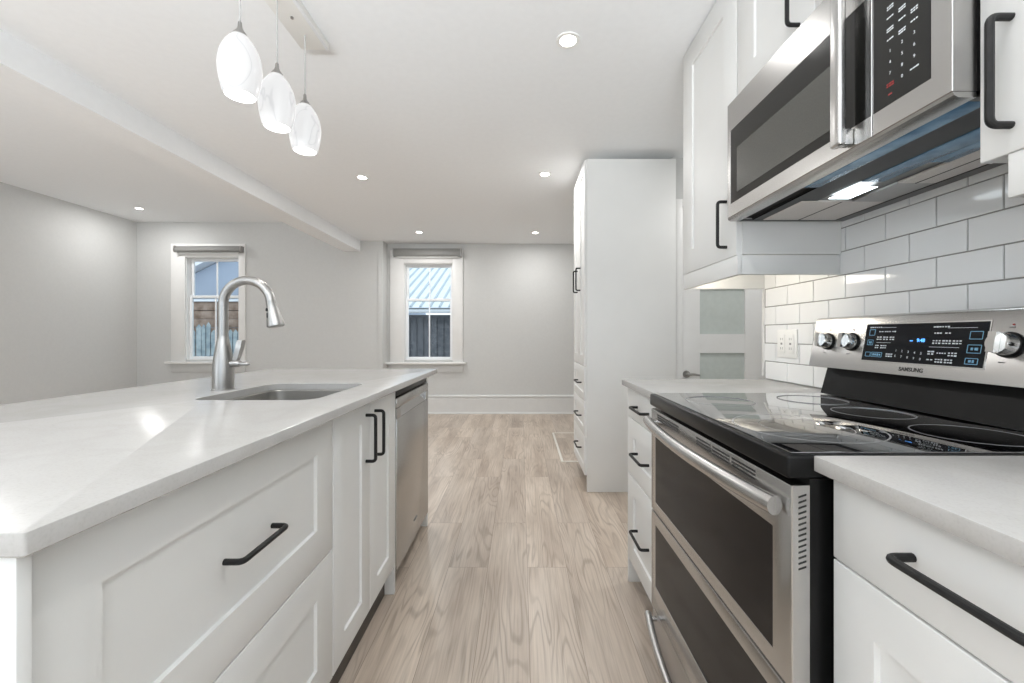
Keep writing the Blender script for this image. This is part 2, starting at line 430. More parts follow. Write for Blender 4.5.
for W, lab in ((W1, 'grey roller blind cassette rolled up above the window behind the faucet'), (W2, 'grey roller blind cassette rolled up above the window beside the far baseboard')):
    x0, x1, zt = window(W); y = W['yw']
    if W['n'] == 1: xa, xb, z0, z1 = sxf(179, y), sxf(245, y), szf(253, y), szf(247.2, y)
    else: xa, xb, z0, z1 = sxf(394.5, y), sxf(462, y), szf(257, y), szf(249.5, y)
    r = thing('roller_blind', lab, 'blind', ((xa + xb) / 2, y - .06, z0), GRP)
    h = z1 - z0
    mb = MB(); pr = [(y - .024, z0), (y - .085, z0), (y - .095, z0 + h * .25), (y - .09, z0 + h * .75), (y - .07, z1), (y - .024, z1)]
    mb.prism([(xa + .012, p, q) for p, q in pr], (xb - xa - .024, 0, 0)); link('cassette', mb, 'blindfab', r)
    for xx in (xa, xb - .0115):
        mb = MB(); mb.prism([(xx, p, q) for p, q in [(y - .0235, z0 - .004), (y - .09, z0 - .004), (y - .10, z0 + h * .3), (y - .09, z1 + .002), (y - .0235, z1 + .002)]], (.0115, 0, 0))
        link('end_cap', mb, 'steel_d', r)
    link('bottom_bar', MB().box(xa + .05, y - .062, z0 - .022, xb - .05, y - .04, z0 - .002, .004), 'trim', r)

# pantry door with frosted panes at the end of the passage
root = bpy.data.objects.new('door_1', None); C.objects.link(root); root.location = (1.46, 3.02, 0); root['org'] = (1.46, 3.02, 0); root['kind'] = 'structure'
dx0, dx1 = 1.165, 1.765; px0, px1 = sxf(700, 3.0), sxf(745, 3.0); dy0, dy1 = 3.0, 3.04
mb = MB(); rails = [0.008, .19]; zt = 2.04
zs_ = []; zz = szf(379, 3.0)
panes = [(szf(334, 3.0) - 0, szf(334, 3.0) + .33), (szf(353, 3.0) - .33, szf(353, 3.0))]
panes = [(1.128 + .468 * k, 1.128 + .468 * k + .33) for k in (-2, -1, 0, 1)]
panes[1] = (szf(353, 3.0) - .33, szf(353, 3.0)); panes[2] = (szf(334, 3.0), szf(334, 3.0) + .33)
mb.box(dx0, dy0, .008, px0, dy1, zt, .002); mb.box(px1, dy0, .008, dx1, dy1, zt, .002)
zl = .008
for a, b in panes + [(zt, zt)]:
    if a - zl > .001: mb.box(px0, dy0, zl, px1, dy1, a)
    zl = b
link('door_leaf', mb, 'trim', root)
for a, b in panes: link('frosted_pane', MB().box(px0 - .004, dy0 + .012, a - .004, px1 + .004, dy0 + .024, b + .004), 'frost', root)
kx, kz = sxf(689, 2.98), szf(374.5, 2.98)
mb = MB(); mb.lathe([(.026, 0), (.026, -.008), (.011, -.010), (.011, -.042), (.004, -.045)], (kx - .012, dy0 - .0003, kz), 'Y', 20)
mb.tube([(kx - .012, dy0 - .040, kz), (kx + .02, dy0 - .042, kz + .004), (kx + .07, dy0 - .040, kz - .004)], [.010, .009, .007], 10)
link('door_handle', mb, 'satin', root)
mb = MB(); mb.box(1.116, 2.985, 0, 1.163, 3.0585, 2.10, .004); mb.box(1.767, 2.985, 0, 1.83, 3.0585, 2.10, .004); mb.box(1.163, 2.985, 2.05, 1.767, 3.0585, 2.10, .004)
struct('trim_2', mb, 'trim')
# unseen rear patio opening behind the camera, sill raised to block low fill light
mb = MB(); a, b, c, d = -2.05, 1.0, .50, 2.2
for x in (a, (a + b) / 2 - .03, b - .06): mb.box(x, -2.66, c, x + .06, -2.60, d)
mb.box(a, -2.66, c, b, -2.60, c + .06); mb.box(a, -2.66, d - .06, b, -2.60, d)
struct('window_3', mb, 'vinyl')

# tiled backsplash: bevelled tiles over a grout bed
def backsplash():
    mb = MB(); mb.box(XR - .007, -.35, .9185, XR - .0005, 1.927, 1.60)
    g = struct('backsplash', mb, 'grout')
    tl = MB(); P, R, y_ref, z_ref = .158, .0825, 1.129, 1.412
    for k in range(-6, 3):
        z0 = z_ref + k * R; z1 = z0 + R
        z0c, z1c = max(z0 + .0018, .9195), min(z1 - .0018, 1.598)
        if z1c - z0c < .004: continue
        off = 0 if k % 2 == 0 else P / 2
        for j in range(-12, 8):
            a = y_ref + off + j * P + .0018; b = a + P - .0036
            a, b = max(a, -.345), min(b, 1.926)
            if b - a < .006: continue
            x = XR - .0071; t = .004
            def rc(xx, i): return [(xx, a + i, z0c + i), (xx, b - i, z0c + i), (xx, b - i, z1c - i), (xx, a + i, z1c - i)]
            tl.loops([rc(x, 0), rc(x - t + .001, 0), rc(x - t, .0014)])
    link('tiles', tl, 'tile', g)
backsplash()
struct('trim_3', MB().box(XR - .013, 1.9275, .93, XR + .03, 1.945, ZC - .002, .003), 'trim')

# ------------------------------------------------------------------ island
XI, XE = -.545, -.503          # door faces, worktop edge
XK = -.587                     # plinth
ZT, ZB = .917, .891            # worktop top and underside
ISB = -1.14                    # back of island carcasses
# drawer cabinet
y0, y1 = .447, 1.203
r = thing('drawer_cabinet', 'white island drawer cabinet with two wide shaker drawers at the worktop corner', 'cabinet', (-.85, .82, 0))
link('carcass', MB().box(ISB, y0, .112, XI - .0195, y1, ZB - .002), 'cab_in', r)
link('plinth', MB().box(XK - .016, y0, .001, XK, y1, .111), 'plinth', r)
for z0, z1, hz in ((.502, .888, .701), (.127, .498, .315)):
    d = front(r, 'drawer', 1, XI, y0 + .0015, y1 - .0015, z0, z1, stile=.092)
    pull(d, (XI, .762, hz), (XI, .908, hz), (1, 0, 0))
# sink cabinet
y0, y1 = 1.205, 1.785
r = thing('sink_cabinet', 'white island sink cabinet with two narrow shaker doors and upright black pulls', 'cabinet', (-.85, 1.5, 0))
mb = MB(); mb.box(ISB, y0, .112, XI - .0195, y0 + .018, ZB - .002); mb.box(ISB, y1 - .018, .112, XI - .0195, y1, ZB - .002); mb.box(ISB, y0, .112, XI - .0195, y1, .13); mb.box(ISB, y0, .13, ISB + .01, y1, ZB - .002)
link('carcass', mb, 'cab_in', r)
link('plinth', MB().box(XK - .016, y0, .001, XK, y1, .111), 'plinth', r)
ym = 1.4985
for a, b, hy in ((y0 + .0015, ym - .0015, 1.459), (ym + .0015, y1 - .0015, 1.545)):
    d = front(r, 'door', 1, XI, a, b, .127, .888, stile=.075)
    pull(d, (XI, hy, .675), (XI, hy, .837), (1, 0, 0))
# panels
tag(link('end_panel', MB().box(ISB - .02, .4275, .001, -.520, .4415, ZB - .001, .001), 'cab'), 'white end panel closing the near end of the island under the worktop corner', 'panel')
tag(link('filler_panel', MB().box(ISB, 1.787, .001, XI - .001, 1.804, ZB - .001, .001), 'cab'), 'narrow white floor-length panel between sink cabinet and dishwasher', 'panel')
tag(link('end_panel', MB().box(ISB - .02, 2.425, .001, XI - .004, 2.443, ZB - .001, .001), 'cab'), 'white end panel beyond the dishwasher at the far end of the island', 'panel')
tag(link('back_panel', MB().box(ISB - .02, .443, .001, ISB - .002, 2.423, ZB - .001, .001), 'cab'), 'long white panel along the back of the island below the overhang', 'panel')

def rrect(x0, y0, x1, y1, r, z, n=6):
    out = []
    for cx, cy, a0 in ((x1 - r, y1 - r, 0), (x0 + r, y1 - r, 90), (x0 + r, y0 + r, 180), (x1 - r, y0 + r, 270)):
        for k in range(n + 1):
            a = math.radians(a0 + 90 * k / n); out.append((cx + r * math.cos(a), cy + r * math.sin(a), z))
    return out
SX0, SX1, SY0, SY1, SR = -1.035, -.645, 1.285, 1.735, .055
def island_top():
    mb = MB(); bm = mb.bm
    x0, x1, y0, y1 = -1.50, XE, .42, 2.50
    b = .0022
    def strip(loops):
        rings = [[bm.verts.new(p) for p in L] for L in loops]
        for A, B in zip(rings, rings[1:]):
            for i in range(len(A)):
                j = (i + 1) % len(A); bm.faces.new((A[i], A[j], B[j], B[i]))
        return rings
    def orc(i, z): return rrect(x0 + i, y0 + i, x1 - i, y1 - i, .004, z, 3)
    R1 = strip([orc(b, ZB), orc(0, ZB + b), orc(0, ZT - b), orc(b * .3, ZT - b * .3), orc(b, ZT)])
    def irc(i, z): return rrect(SX0 - i, SY0 - i, SX1 + i, SY1 + i, SR + i, z)
    R2 = strip([irc(0, ZB), irc(0, ZT - .0015), irc(.0015, ZT)])
    for k1, k2 in ((0, 0), (-1, -1)):
        es = []
        for ring in (R1[k1], R2[k2]):
            for i in range(len(ring)): es.append(bm.edges.get((ring[i], ring[(i + 1) % len(ring)])))
        bmesh.ops.triangle_fill(bm, edges=es, use_beauty=True)
    return tag(link('countertop', mb, 'quartz'), 'long white quartz island worktop with a sink cut-out', 'countertop')
island_top()
# sink
def sink():
    r = thing('sink', 'undermount stainless steel sink set into the island worktop', 'sink', ((SX0 + SX1) / 2, (SY0 + SY1) / 2, ZB - .225))
    def rc(i, z, rr=SR): return rrect(SX0 - i, SY0 - i, SX1 + i, SY1 + i, rr + i, z)
    zt = ZB - .0005; zb = zt - .20; t = .0015
    mb = MB()
    L = [rc(.02, zt), rc(.002, zt), rc(-.002, zt - .004), rc(-.004, zb + .03), rc(-.012, zb + .008), rc(-.035, zb), rc(-.17, zb - .006, .19)]
    Lo = [rc(-.17, zb - .008, .19), rc(-.035, zb - t), rc(-.012 + t, zb + .006), rc(-.004 + t, zb + .03), rc(0, zt - .004), rc(.004, zt - t), rc(.02, zt - t)]
    mb.loops(L + Lo, closed=True)
    cap = rc(-.1701, zb - .0061, .1901)
    link('basin', mb, 'sinksteel', r)
    cx, cy = (SX0 + SX1) / 2, (SY0 + SY1) / 2
    mb = MB(); mb.lathe([(.075, -.0085), (.075, -.004), (.058, -.001), (.05, -.006), (.04, -.012), (.0, -.012)], (cx, cy, zb), seg=32)
    link('drain', mb, 'chrome', r)
sink()
# faucet
def faucet():
    bx, by = -1.105, 1.54
    r = thing('faucet', 'tall satin gooseneck faucet with pull-down spray head behind the sink', 'faucet', (bx, by, ZT))
    mb = MB(); mb.lathe([(.037, .0003), (.037, .004), (.0348, .006), (.0352, .03), (.0345, .075), (.031, .115), (.0245, .155), (.0188, .188), (.0176, .194), (.0172, .20)], (bx, by, ZT), seg=32)
    link('body', mb, 'satin', r)
    R, zc = .0885, 1.233; pts = [(bx, by, 1.114), (bx, by, 1.16), (bx, by, 1.20)]
    for k in range(25):
        a = math.radians(180 - 169 * k / 24); pts.append((bx + R + R * math.cos(a), by, zc + R * math.sin(a)))
    ex, _, ez = pts[-1]
    mb = MB(); mb.tube(pts, .0162, 20); link('spout', mb, 'satin', r)
    d = Vector((.205, 0, -.979)); e = Vector((ex, by, ez))
    mb = MB(); prof = [(0, .0166), (.004, .0172), (.006, .0166), (.03, .0185), (.06, .0235), (.093, .0298), (.100, .0292), (.103, .024)]
    mb.tube([e + d * h for h, _ in prof], [q for _, q in prof], 24); sh = link('spray_head', mb, 'satin', r)
    nrm = Vector((-.55, -.82, -.12)).normalized()
    for h0, h1, rr in ((.03, .042, .0195), (.048, .068, .021)):
        p = e + d * h0 + nrm * (rr - .003); q = e + d * h1 + nrm * (rr + .0005)
        mb = MB(); mb.tube([p, p + (q - p) * .1, p + (q - p) * .9, q], [.003, .0055, .0055, .003], 10); link('spray_button', mb, 'black', sh)
    mb = MB(); zl = 1.013
    mb.tube([(bx + .024, by, zl), (bx + .06, by, zl), (bx + .064, by, zl)], [.0125, .0125, .010], 16); lv = link('lever_hub', mb, 'satin', r)
    mb = MB(); mb.loops([[(bx + x + dx, by + dy, zl + z) for dx, dy in ((-.5 * w, -.5 * t), (.5 * w, -.5 * t), (.5 * w, .5 * t), (-.5 * w, .5 * t))]
                         for x, z, w, t in ((.046, .008, .016, .014), (.050, .02, .018, .018), (.060, .055, .020, .022), (.066, .083, .020, .022), (.068, .087, .016, .018))])
    link('lever', mb, 'satin', lv)
    mb = MB(); mb.tube([(bx + .064, by, zl - .001), (bx + .092, by - .002, zl - .002), (bx + .098, by - .002, zl - .002)], [.008, .0065, .004], 12); link('hub_cap', mb, 'satin', lv)
faucet()
# dishwasher
def dishwasher():
    y0, y1, xf = 1.808, 2.42, -.541
    r = thing('dishwasher', 'stainless steel dishwasher built into the far end of the island', 'dishwasher', (-.82, 2.11, 0))
    link('tub', MB().box(ISB + .02, y0 + .004, .10, xf - .03, y1 - .004, ZB - .03), 'dark', r)
    link('control_strip', MB().box(xf - .029, y0 + .003, .846, xf - .012, y1 - .003, .872, .002), 'blackpl', r)
    mb = MB(); mb.box(xf - .028, y0 + .002, .088, xf, y1 - .002, .752, .003)
    mb.box(xf - .028, y0 + .002, .798, xf, y1 - .002, .842, .004)
    mb.box(xf - .028, y0 + .002, .7525, xf, y0 + .06, .7975); mb.box(xf - .028, y1 - .06, .7525, xf, y1 - .002, .7975)
    mb.prism([(xf - .026, y0 + .062, .7525), (xf - .026, y0 + .062, .7975), (xf - .022, y0 + .062, .7975), (xf - .002, y0 + .062, .7525)], (0, y1 - y0 - .124, 0))
    d = link('door', mb, 'steel', r)
    link('handle_pocket', MB().box(xf - .0275, y0 + .0605, .772, xf - .0235, y1 - .0605, .7978), 'dark', d)
    link('badge', MB().box(xf + .0002, 2.10, .176, xf + .0015, 2.155, .186, .0005), 'greyprint', d)
    mb = MB(); mb.box(xf - .065, y0 + .003, .002, xf - .05, y1 - .003, .086); link('kick_plate', mb, 'plinth', r)
    mb = MB()
    for k in range(9): mb.box(xf - .0495, y0 + .2 + k * .022, .03, xf - .0488, y0 + .212 + k * .022, .06)
    link('vent', mb, 'dark', r)
dishwasher()

# ------------------------------------------------------------------ right run: base cabinets, worktops
XRF, XRE = .503, .479
def base_cab(lab, XRF, y0, y1, fronts, side=None):
    r = thing('base_cabinet', lab, 'cabinet', (.8, (y0 + y1) / 2, 0), 'white base cabinets beside the stove')
    link('carcass', MB().box(XRF + .0195, y0, .112, XR - .012, y1, ZB - .002), 'cab_in', r)
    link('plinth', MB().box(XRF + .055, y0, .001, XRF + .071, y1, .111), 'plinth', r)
    if side: link('side_panel', MB().box(XRF + .0005, side, .001, XR - .012, side + .016, ZB - .002, .001), 'cab', r)
    for nm, z0, z1, shk, hs in fronts:
        d = front(r, nm, -1, XRF, y0 + .0015, y1 - .0015, z0, z1, shk, stile=.078)
        for p, q in hs: pull(d, (XRF, *p), (XRF, *q), (-1, 0, 0))
ry0, ry1 = .690, 1.440
hy = 1.579, 1.733
base_cab('white base cabinet with three stacked drawers beyond the stove', .487, ry1 + .004, 1.878,
         [('drawer', .755, .888, False, [((hy[0], .817), (hy[1], .817))]), ('drawer', .5, .751, True, [((hy[0], .622), (hy[1], .622))]), ('drawer', .115, .496, True, [((hy[0], .30), (hy[1], .30))])], side=1.8795)
base_cab('white base cabinet with flat drawer over shaker door on the near side of the stove', .512, .235, ry0 - .008,
         [('drawer', .755, .888, False, [((.388, .827), (.542, .827))]), ('door', .115, .751, True, [((.29, .56), (.29, .715))])])
def top(lab, XRE, y0, y1):
    mb = MB(); mb.box(XRE, y0, ZB, XR - .0118, y1, ZT, .0022)
    tag(link('countertop', mb, 'quartz'), lab, 'countertop', 'worktops beside the stove')
top('short white quartz worktop beyond the stove under the outlet', .463, ry1 + .003, 1.908)
top('white quartz worktop on the near side of the stove over the long black pull', .488, .20, ry0 - .0035 + .006)

# ------------------------------------------------------------------ stove
def stove():
    y0, y1 = ry0 + .004, ry1 - .001; XD, XB = .452, .484
    r = thing('stove', 'freestanding stainless electric stove with black glass cooktop and two oven doors', 'stove', (.78, (y0 + y1) / 2, 0))
    mb = MB(); mb.box(XB, y0 + .002, .05, 1.10, y1 - .002, .876)
    for xx in (.54, 1.04):
        for yy in (y0 + .06, y1 - .06): mb.lathe([(.02, .001), (.02, .012), (.012, .014), (.012, .05)], (xx, yy, 0), seg=12)
    link('body', mb, 'blackpl', r)
    # cooktop with thick black rim
    mb = MB(); mb.box(XD - .006, y0, .8765, 1.062, y1, .9165, .006, 3); ct = link('cooktop', mb, 'blackpl', r)
    mb = MB(); mb.box(XD + .006, y0 + .010, .9155, 1.052, y1 - .010, .9195, .0012); gl = link('glass_top', mb, 'blackglass', ct)
    zc = .91952
    for cx, cy, rr in ((.615, .90, .140), (.60, 1.255, .095), (.90, .83, .092), (.90, 1.065, .085), (.90, 1.285, .092)):
        mb = MB(); mb.ring((cx, cy, zc), rr - .0022, rr + .0008, .0002, 64)
        if rr > .12: mb.ring((cx, cy, zc), rr * .62 - .001, rr * .62 + .0008, .0002, 64)
        link('burner_ring', mb, 'ringprint', ct)
    # backguard
    mb = MB(); mb.prism([(1.030, y0 + .012, .9200), (1.055, y0 + .012, 1.012), (1.11, y0 + .012, 1.012), (1.11, y0 + .012, .9200)], (0, y1 - y0 - .024, 0)); link('backguard_base', mb, 'blackpl', r)
    A, B = Vector((.998, 0, 1.013)), Vector((1.026, 0, 1.169)); up = (B - A).normalized()
    mb = MB(); pr = [(A.x, A.z), (A.x + .012, A.z - .0005), (1.105, 1.0125), (1.105, 1.172), (1.05, 1.178), (B.x + .012, 1.176), (B.x + .003, 1.173), (B.x, B.z)]
    mb.prism([(x, y0, z) for x, z in pr], (0, y1 - y0, 0)); bm = mb.bm
    cp = link('control_panel', mb, 'steel', r)
    nv = Vector((-up.z, 0, up.x))           # outwards
    def P(y, z, off=0.0): t = (z - A.z) / (B.z - A.z); q = A + (B - A) * t + nv * off; return Vector((q.x, y, q.z))
    mb = MB(); fr = [P(.902, 1.0455), P(1.222, 1.0455), P(1.222, 1.148), P(.902, 1.148)]
    mb.prism([p + nv * .0003 for p in fr], nv * .0016); ds = link('display', mb, 'dispglass', cp)
    mb = MB(); e = .003; fo = [P(.902 - e, 1.0455 - e), P(1.222 + e, 1.0455 - e), P(1.222 + e, 1.148 + e), P(.902 - e, 1.148 + e)]
    mb.loops([[p + nv * .0003 for p in fr], [p + nv * .0003 for p in fo], [p + nv * .0011 for p in fo], [p + nv * .0011 for p in fr]], closed=True); link('display_frame', mb, 'chrome', ds)
    def tx(mb, s, y, z, size, bold=.0): mb.mesh(text_mesh(s, size, .0001, bold), frame_mtx(P(y, z, .0022), (0, -1, 0), up))
    def bar(mb, y, z, wy, hz, off=.0019): mb.prism([P(y + wy / 2, z - hz / 2, off), P(y - wy / 2, z - hz / 2, off), P(y - wy / 2, z + hz / 2, off), P(y + wy / 2, z + hz / 2, off)], nv * .0003)
    # legends, laid out as fractions of the display (f across from the far end, g down from the top)
    def fy(f): return 1.222 - .320 * f
    def fz(g): return 1.148 - .1025 * g
    def word(mb, f, g, wd, rows=1, h=.0032):
        n = max(2, int(wd / .006)); y = fy(f)
        for rw in range(rows):
            for k in range(n):
                ww = wd / n * random.uniform(.55, .85)
                bar(mb, y + wd / 2 - (k + .5) * wd / n, fz(g) - rw * .006 + (rows - 1) * .003, ww, h * random.uniform(.75, 1.1))
    mb = MB()
    for f, g, wd, rw in ((.16, .20, .016, 1), (.225, .20, .02, 1), (.285, .20, .013, 1), (.15, .38, .018, 2), (.215, .38, .018, 2), (.275, .38, .016, 2), (.14, .61, .013, 2), (.205, .61, .02, 2), (.275, .83, .022, 2),
                         (.66, .25, .02, 1), (.735, .25, .016, 1), (.66, .46, .022, 2), (.735, .46, .022, 2), (.81, .46, .022, 2), (.63, .72, .018, 2), (.71, .72, .024, 1), (.79, .74, .022, 2), (.63, .885, .018, 1), (.70, .90, .02, 2), (.77, .90, .02, 2),
                         (.10, .08, .04, 1), (.68, .10, .04, 1)): word(mb, f, g, wd, rw)
    for f0, f1, g in ((.16, .30, .09), (.73, .93, .13), (.13, .27, .50), (.61, .83, .58)): bar(mb, fy((f0 + f1) / 2), fz(g), (f1 - f0) * .32, .0008)
    for k, s in enumerate('12345'): tx(mb, s, fy(.335 + .055 * k), fz(.70 + .012 * k), .0085)
    for k, s in enumerate('67890'): tx(mb, s, fy(.335 + .055 * k), fz(.84 + .012 * k), .0085)
    link('button_legend', mb, 'whiteprint', ds)
    def frm(mb, f, g, w_, h_):
        y, z = fy(f), fz(g); t = .0014
        bar(mb, y, z + h_ / 2, w_, t); bar(mb, y, z - h_ / 2, w_, t); bar(mb, y + w_ / 2, z, t, h_); bar(mb, y - w_ / 2, z, t, h_)
    for f, g, w_, h_, wd in ((.07, .22, .018, .016, 0), (.065, .50, .018, .014, .01), (.06, .83, .016, .012, 0), (.93, .30, .026, .017, 0), (.93, .60, .028, .018, .018), (.925, .87, .026, .013, .014), (.15, .83, .034, .012, .028)):
        mb = MB(); frm(mb, f, g, w_, h_)
        if wd: word(mb, f, g, wd, 1, .006)
        link('touch_pad', mb, 'blueprint', ds)
    mb = MB(); tx(mb, '9:48', fy(.535), fz(.43), .0125, .0002); bar(mb, fy(.455), fz(.44), .008, .002); link('clock', mb, 'clock', ds)
    mb = MB(); mb.mesh(text_mesh('SAMSUNG', .0145, .0001, .0003), frame_mtx(P((y0 + y1) / 2, 1.0285, .0004), (0, -1, 0), up)); link('logo', mb, 'dark', cp)
    # knobs
    ax = (Vector((0, 1, 0)), up, nv)
    for ky in (1.368, 1.270, .861, .763):
        o = P(ky, 1.0975)
        mb = MB(); mb.lathe([(.0275, .0003), (.0275, .004), (.0265, .006)], o, ax, 28); bz = link('knob_bezel', mb, 'blackpl', cp)
        mb = MB(); mb.lathe([(.0245, .0062), (.0238, .010), (.0225, .026), (.021, .0285), (0, .0285)], o, ax, 28)
        for sgn in (1,):
            q = o + nv * .0288
            yv = Vector((0, 1, 0))
            a_, b_ = .0075, .0215
            mb.prism([q + yv * a_ - up * b_, q - yv * a_ - up * b_, q - yv * a_ + up * b_, q + yv * a_ + up * b_], nv * .011)
        kb = link('knob', mb, 'chrome', cp)
        for dy, zz, w_, h_ in ((0, 1.1345, .010, .003), (.008, 1.0605, .012, .0025)): mb = MB(); bar(mb, ky + dy, zz, w_, h_, .0004); link('knob_legend', mb, 'greyprint', cp)
        mb = MB(); bar(mb, ky - .002, 1.140, .004, .003, .0004); link('knob_mark', mb, 'redprint', cp)
    # doors
    yw0, yw1 = .745, 1.397
    def oven_door(z0, z1, w0, w1, name):
        mb = MB(); th = XB - XD - .001; b = .003
        def rect(x, a0, a1, c0, c1): return [(x, a0, c0), (x, a1, c0), (x, a1, c1), (x, a0, c1)]
        mb.loops([rect(XD + th, y0, y1, z0, z1), rect(XD + b, y0, y1, z0, z1), rect(XD + .001, y0 + .001, y1 - .001, z0 + .001, z1 - .001), rect(XD, y0 + b, y1 - b, z0 + b, z1 - b), rect(XD, yw0, yw1, w0, w1), rect(XD + .002, yw0 + .001, yw1 - .001, w0 + .001, w1 - .001)])
        d = link(name, mb, 'steel', r)
        link('oven_window', MB().box(XD + .0003, yw0 + .0012, w0 + .0012, XD + .0018, yw1 - .0012, w1 - .0012), 'ovenglass', d)
        return d
    up_d = oven_door(.5215, .866, .556, .776, 'upper_oven_door')
    lo_d = oven_door(.187, .5165, .272, .480, 'lower_oven_door')
    def bow(parent, z, xe, xm, r_, ya, yb, foot):
        pts = []; n = 24
        for k in range(n + 1):
            t = k / n; y = ya + (yb - ya) * t; s = 1 - (2 * t - 1) ** 2
            pts.append((xe + (xm - xe) * s, y, z))
        mb = MB(); mb.tube(pts, r_, 16, 1.15)
        for y in (ya + .022, yb - .022): mb.tube([(xe - .004, y, z), (foot - .0004, y, z)], [r_ * .62, r_ * .62], 12)
        return link('handle', mb, 'steel', parent)
    bow(up_d, .826, .434, .406, .0145, y0 + .016, y1 - .016, XD)
    for a, b in ((1.375, 1.19), (1.07, .99), (.98, .90), (.89, .80)):
        for z in (.8395, .847, .8545): link('vent_slot', MB().box(XD - .0005, b, z - .0022, XD - .0001, a, z + .0022), 'dark', up_d)
    mb = MB()
    for k in range(14):
        z = .846 - k * .0093
        mb.prism([(XD + .012, y0 - .0005, z - .001), (XD + .025, y0 - .0005, z + .0035), (XD + .025, y0 - .0005, z + .0065), (XD + .012, y0 - .0005, z + .002)], (0, .0003, 0))
    link('side_vents', mb, 'dark', up_d)
    mb = MB(); mb.box(XD + .004, y0, .055, XB - .001, y1, .182, .003); dr = link('storage_drawer', mb, 'steel_d', r)
    bow(dr, .165, .434, .400, .0125, y0 + .022, y1 - .022, XD + .004)
stove()

# ------------------------------------------------------------------ upper cabinets and microwave
XU = .762
def upper(lab, y0, y1, z0, doors, rail=None, stile=.1):
    r = thing('wall_cabinet', lab, 'cabinet', (.95, (y0 + y1) / 2, z0), 'white wall cabinets around the microwave')
    mb = MB(); t = .018; xb = XR - .012; xf = XU + .0195; zt = ZC - .004
    mb.box(xf, y0, z0 + .002, xb, y0 + t, zt); mb.box(xf, y1 - t, z0 + .002, xb, y1, zt); mb.box(xf, y0 + t, z0 + .006, xb, y1 - t, z0 + t); mb.box(xf, y0 + t, zt - t, xb, y1 - t, zt); mb.box(xb - .008, y0 + t, z0 + t, xb, y1 - t, zt - t)
    link('carcass', mb, 'cab', r)
    for a, b, hyy, hz in doors:
        d = front(r, 'door', -1, XU, a + .0015, b - .0015, z0, ZC - .006, stile=stile)
        pull(d, (XU, hyy, hz), (XU, hyy, hz + .168), (-1, 0, 0))
    if rail:
        a, b, sides = rail; mb = MB()
        mb.box(XU + .003, a, 1.333, XU + .019, b, z0 - .0005, .001)
        for s in sides: mb.box(XU + .0195, s, 1.333, XR - .012, s + .016, z0 - .0005, .001)
        link('light_rail', mb, 'cab', r)
    return r
uy0, uy1 = 1.462, 1.952
uc = upper('tall white wall cabinet beyond the microwave, above the short worktop', uy0, 1.94, 1.402, [(uy0 + .0055, uy1, 1.5375, 1.444)], (uy0 + .004, uy1, [uy0 + .004, uy1 - .030]))
# the far cabinet reaches a little past the wall end, closed by its own side
my0, my1 = .695, 1.452
upper('short white wall cabinet with two doors above the microwave', my0 + .001, uy0 - .003, 1.925, [(my0 + .001, 1.075, 1.015, 1.967), (1.077, uy0 - .001, 1.136, 1.967)])
upper('white wall cabinet on the near side of the microwave with one tall black pull', .09, my0 - .004, 1.402, [(.09, my0 - .004, .645, 1.444)], (.09, .652, [.636]))
# strip lamp under the far wall cabinet
r = thing('under_cabinet_light', 'slim lit strip lamp behind the light rail of the cabinet beyond the microwave', 'light', (.785, 1.71, 1.345))
link('housing', MB().box(.7815, 1.50, 1.343, .789, 1.90, 1.392, .001), 'whitepl', r)
link('diffuser', MB().box(.7892, 1.505, 1.348, .7915, 1.895, 1.387), 'ledstrip', r)
area_light('strip_lamp', (.793, 1.70, 1.367), .03, .55, (1, .92, .80), size_y=.36, shape='RECTANGLE', rot=(0, -math.pi / 2, 0), parent=r)

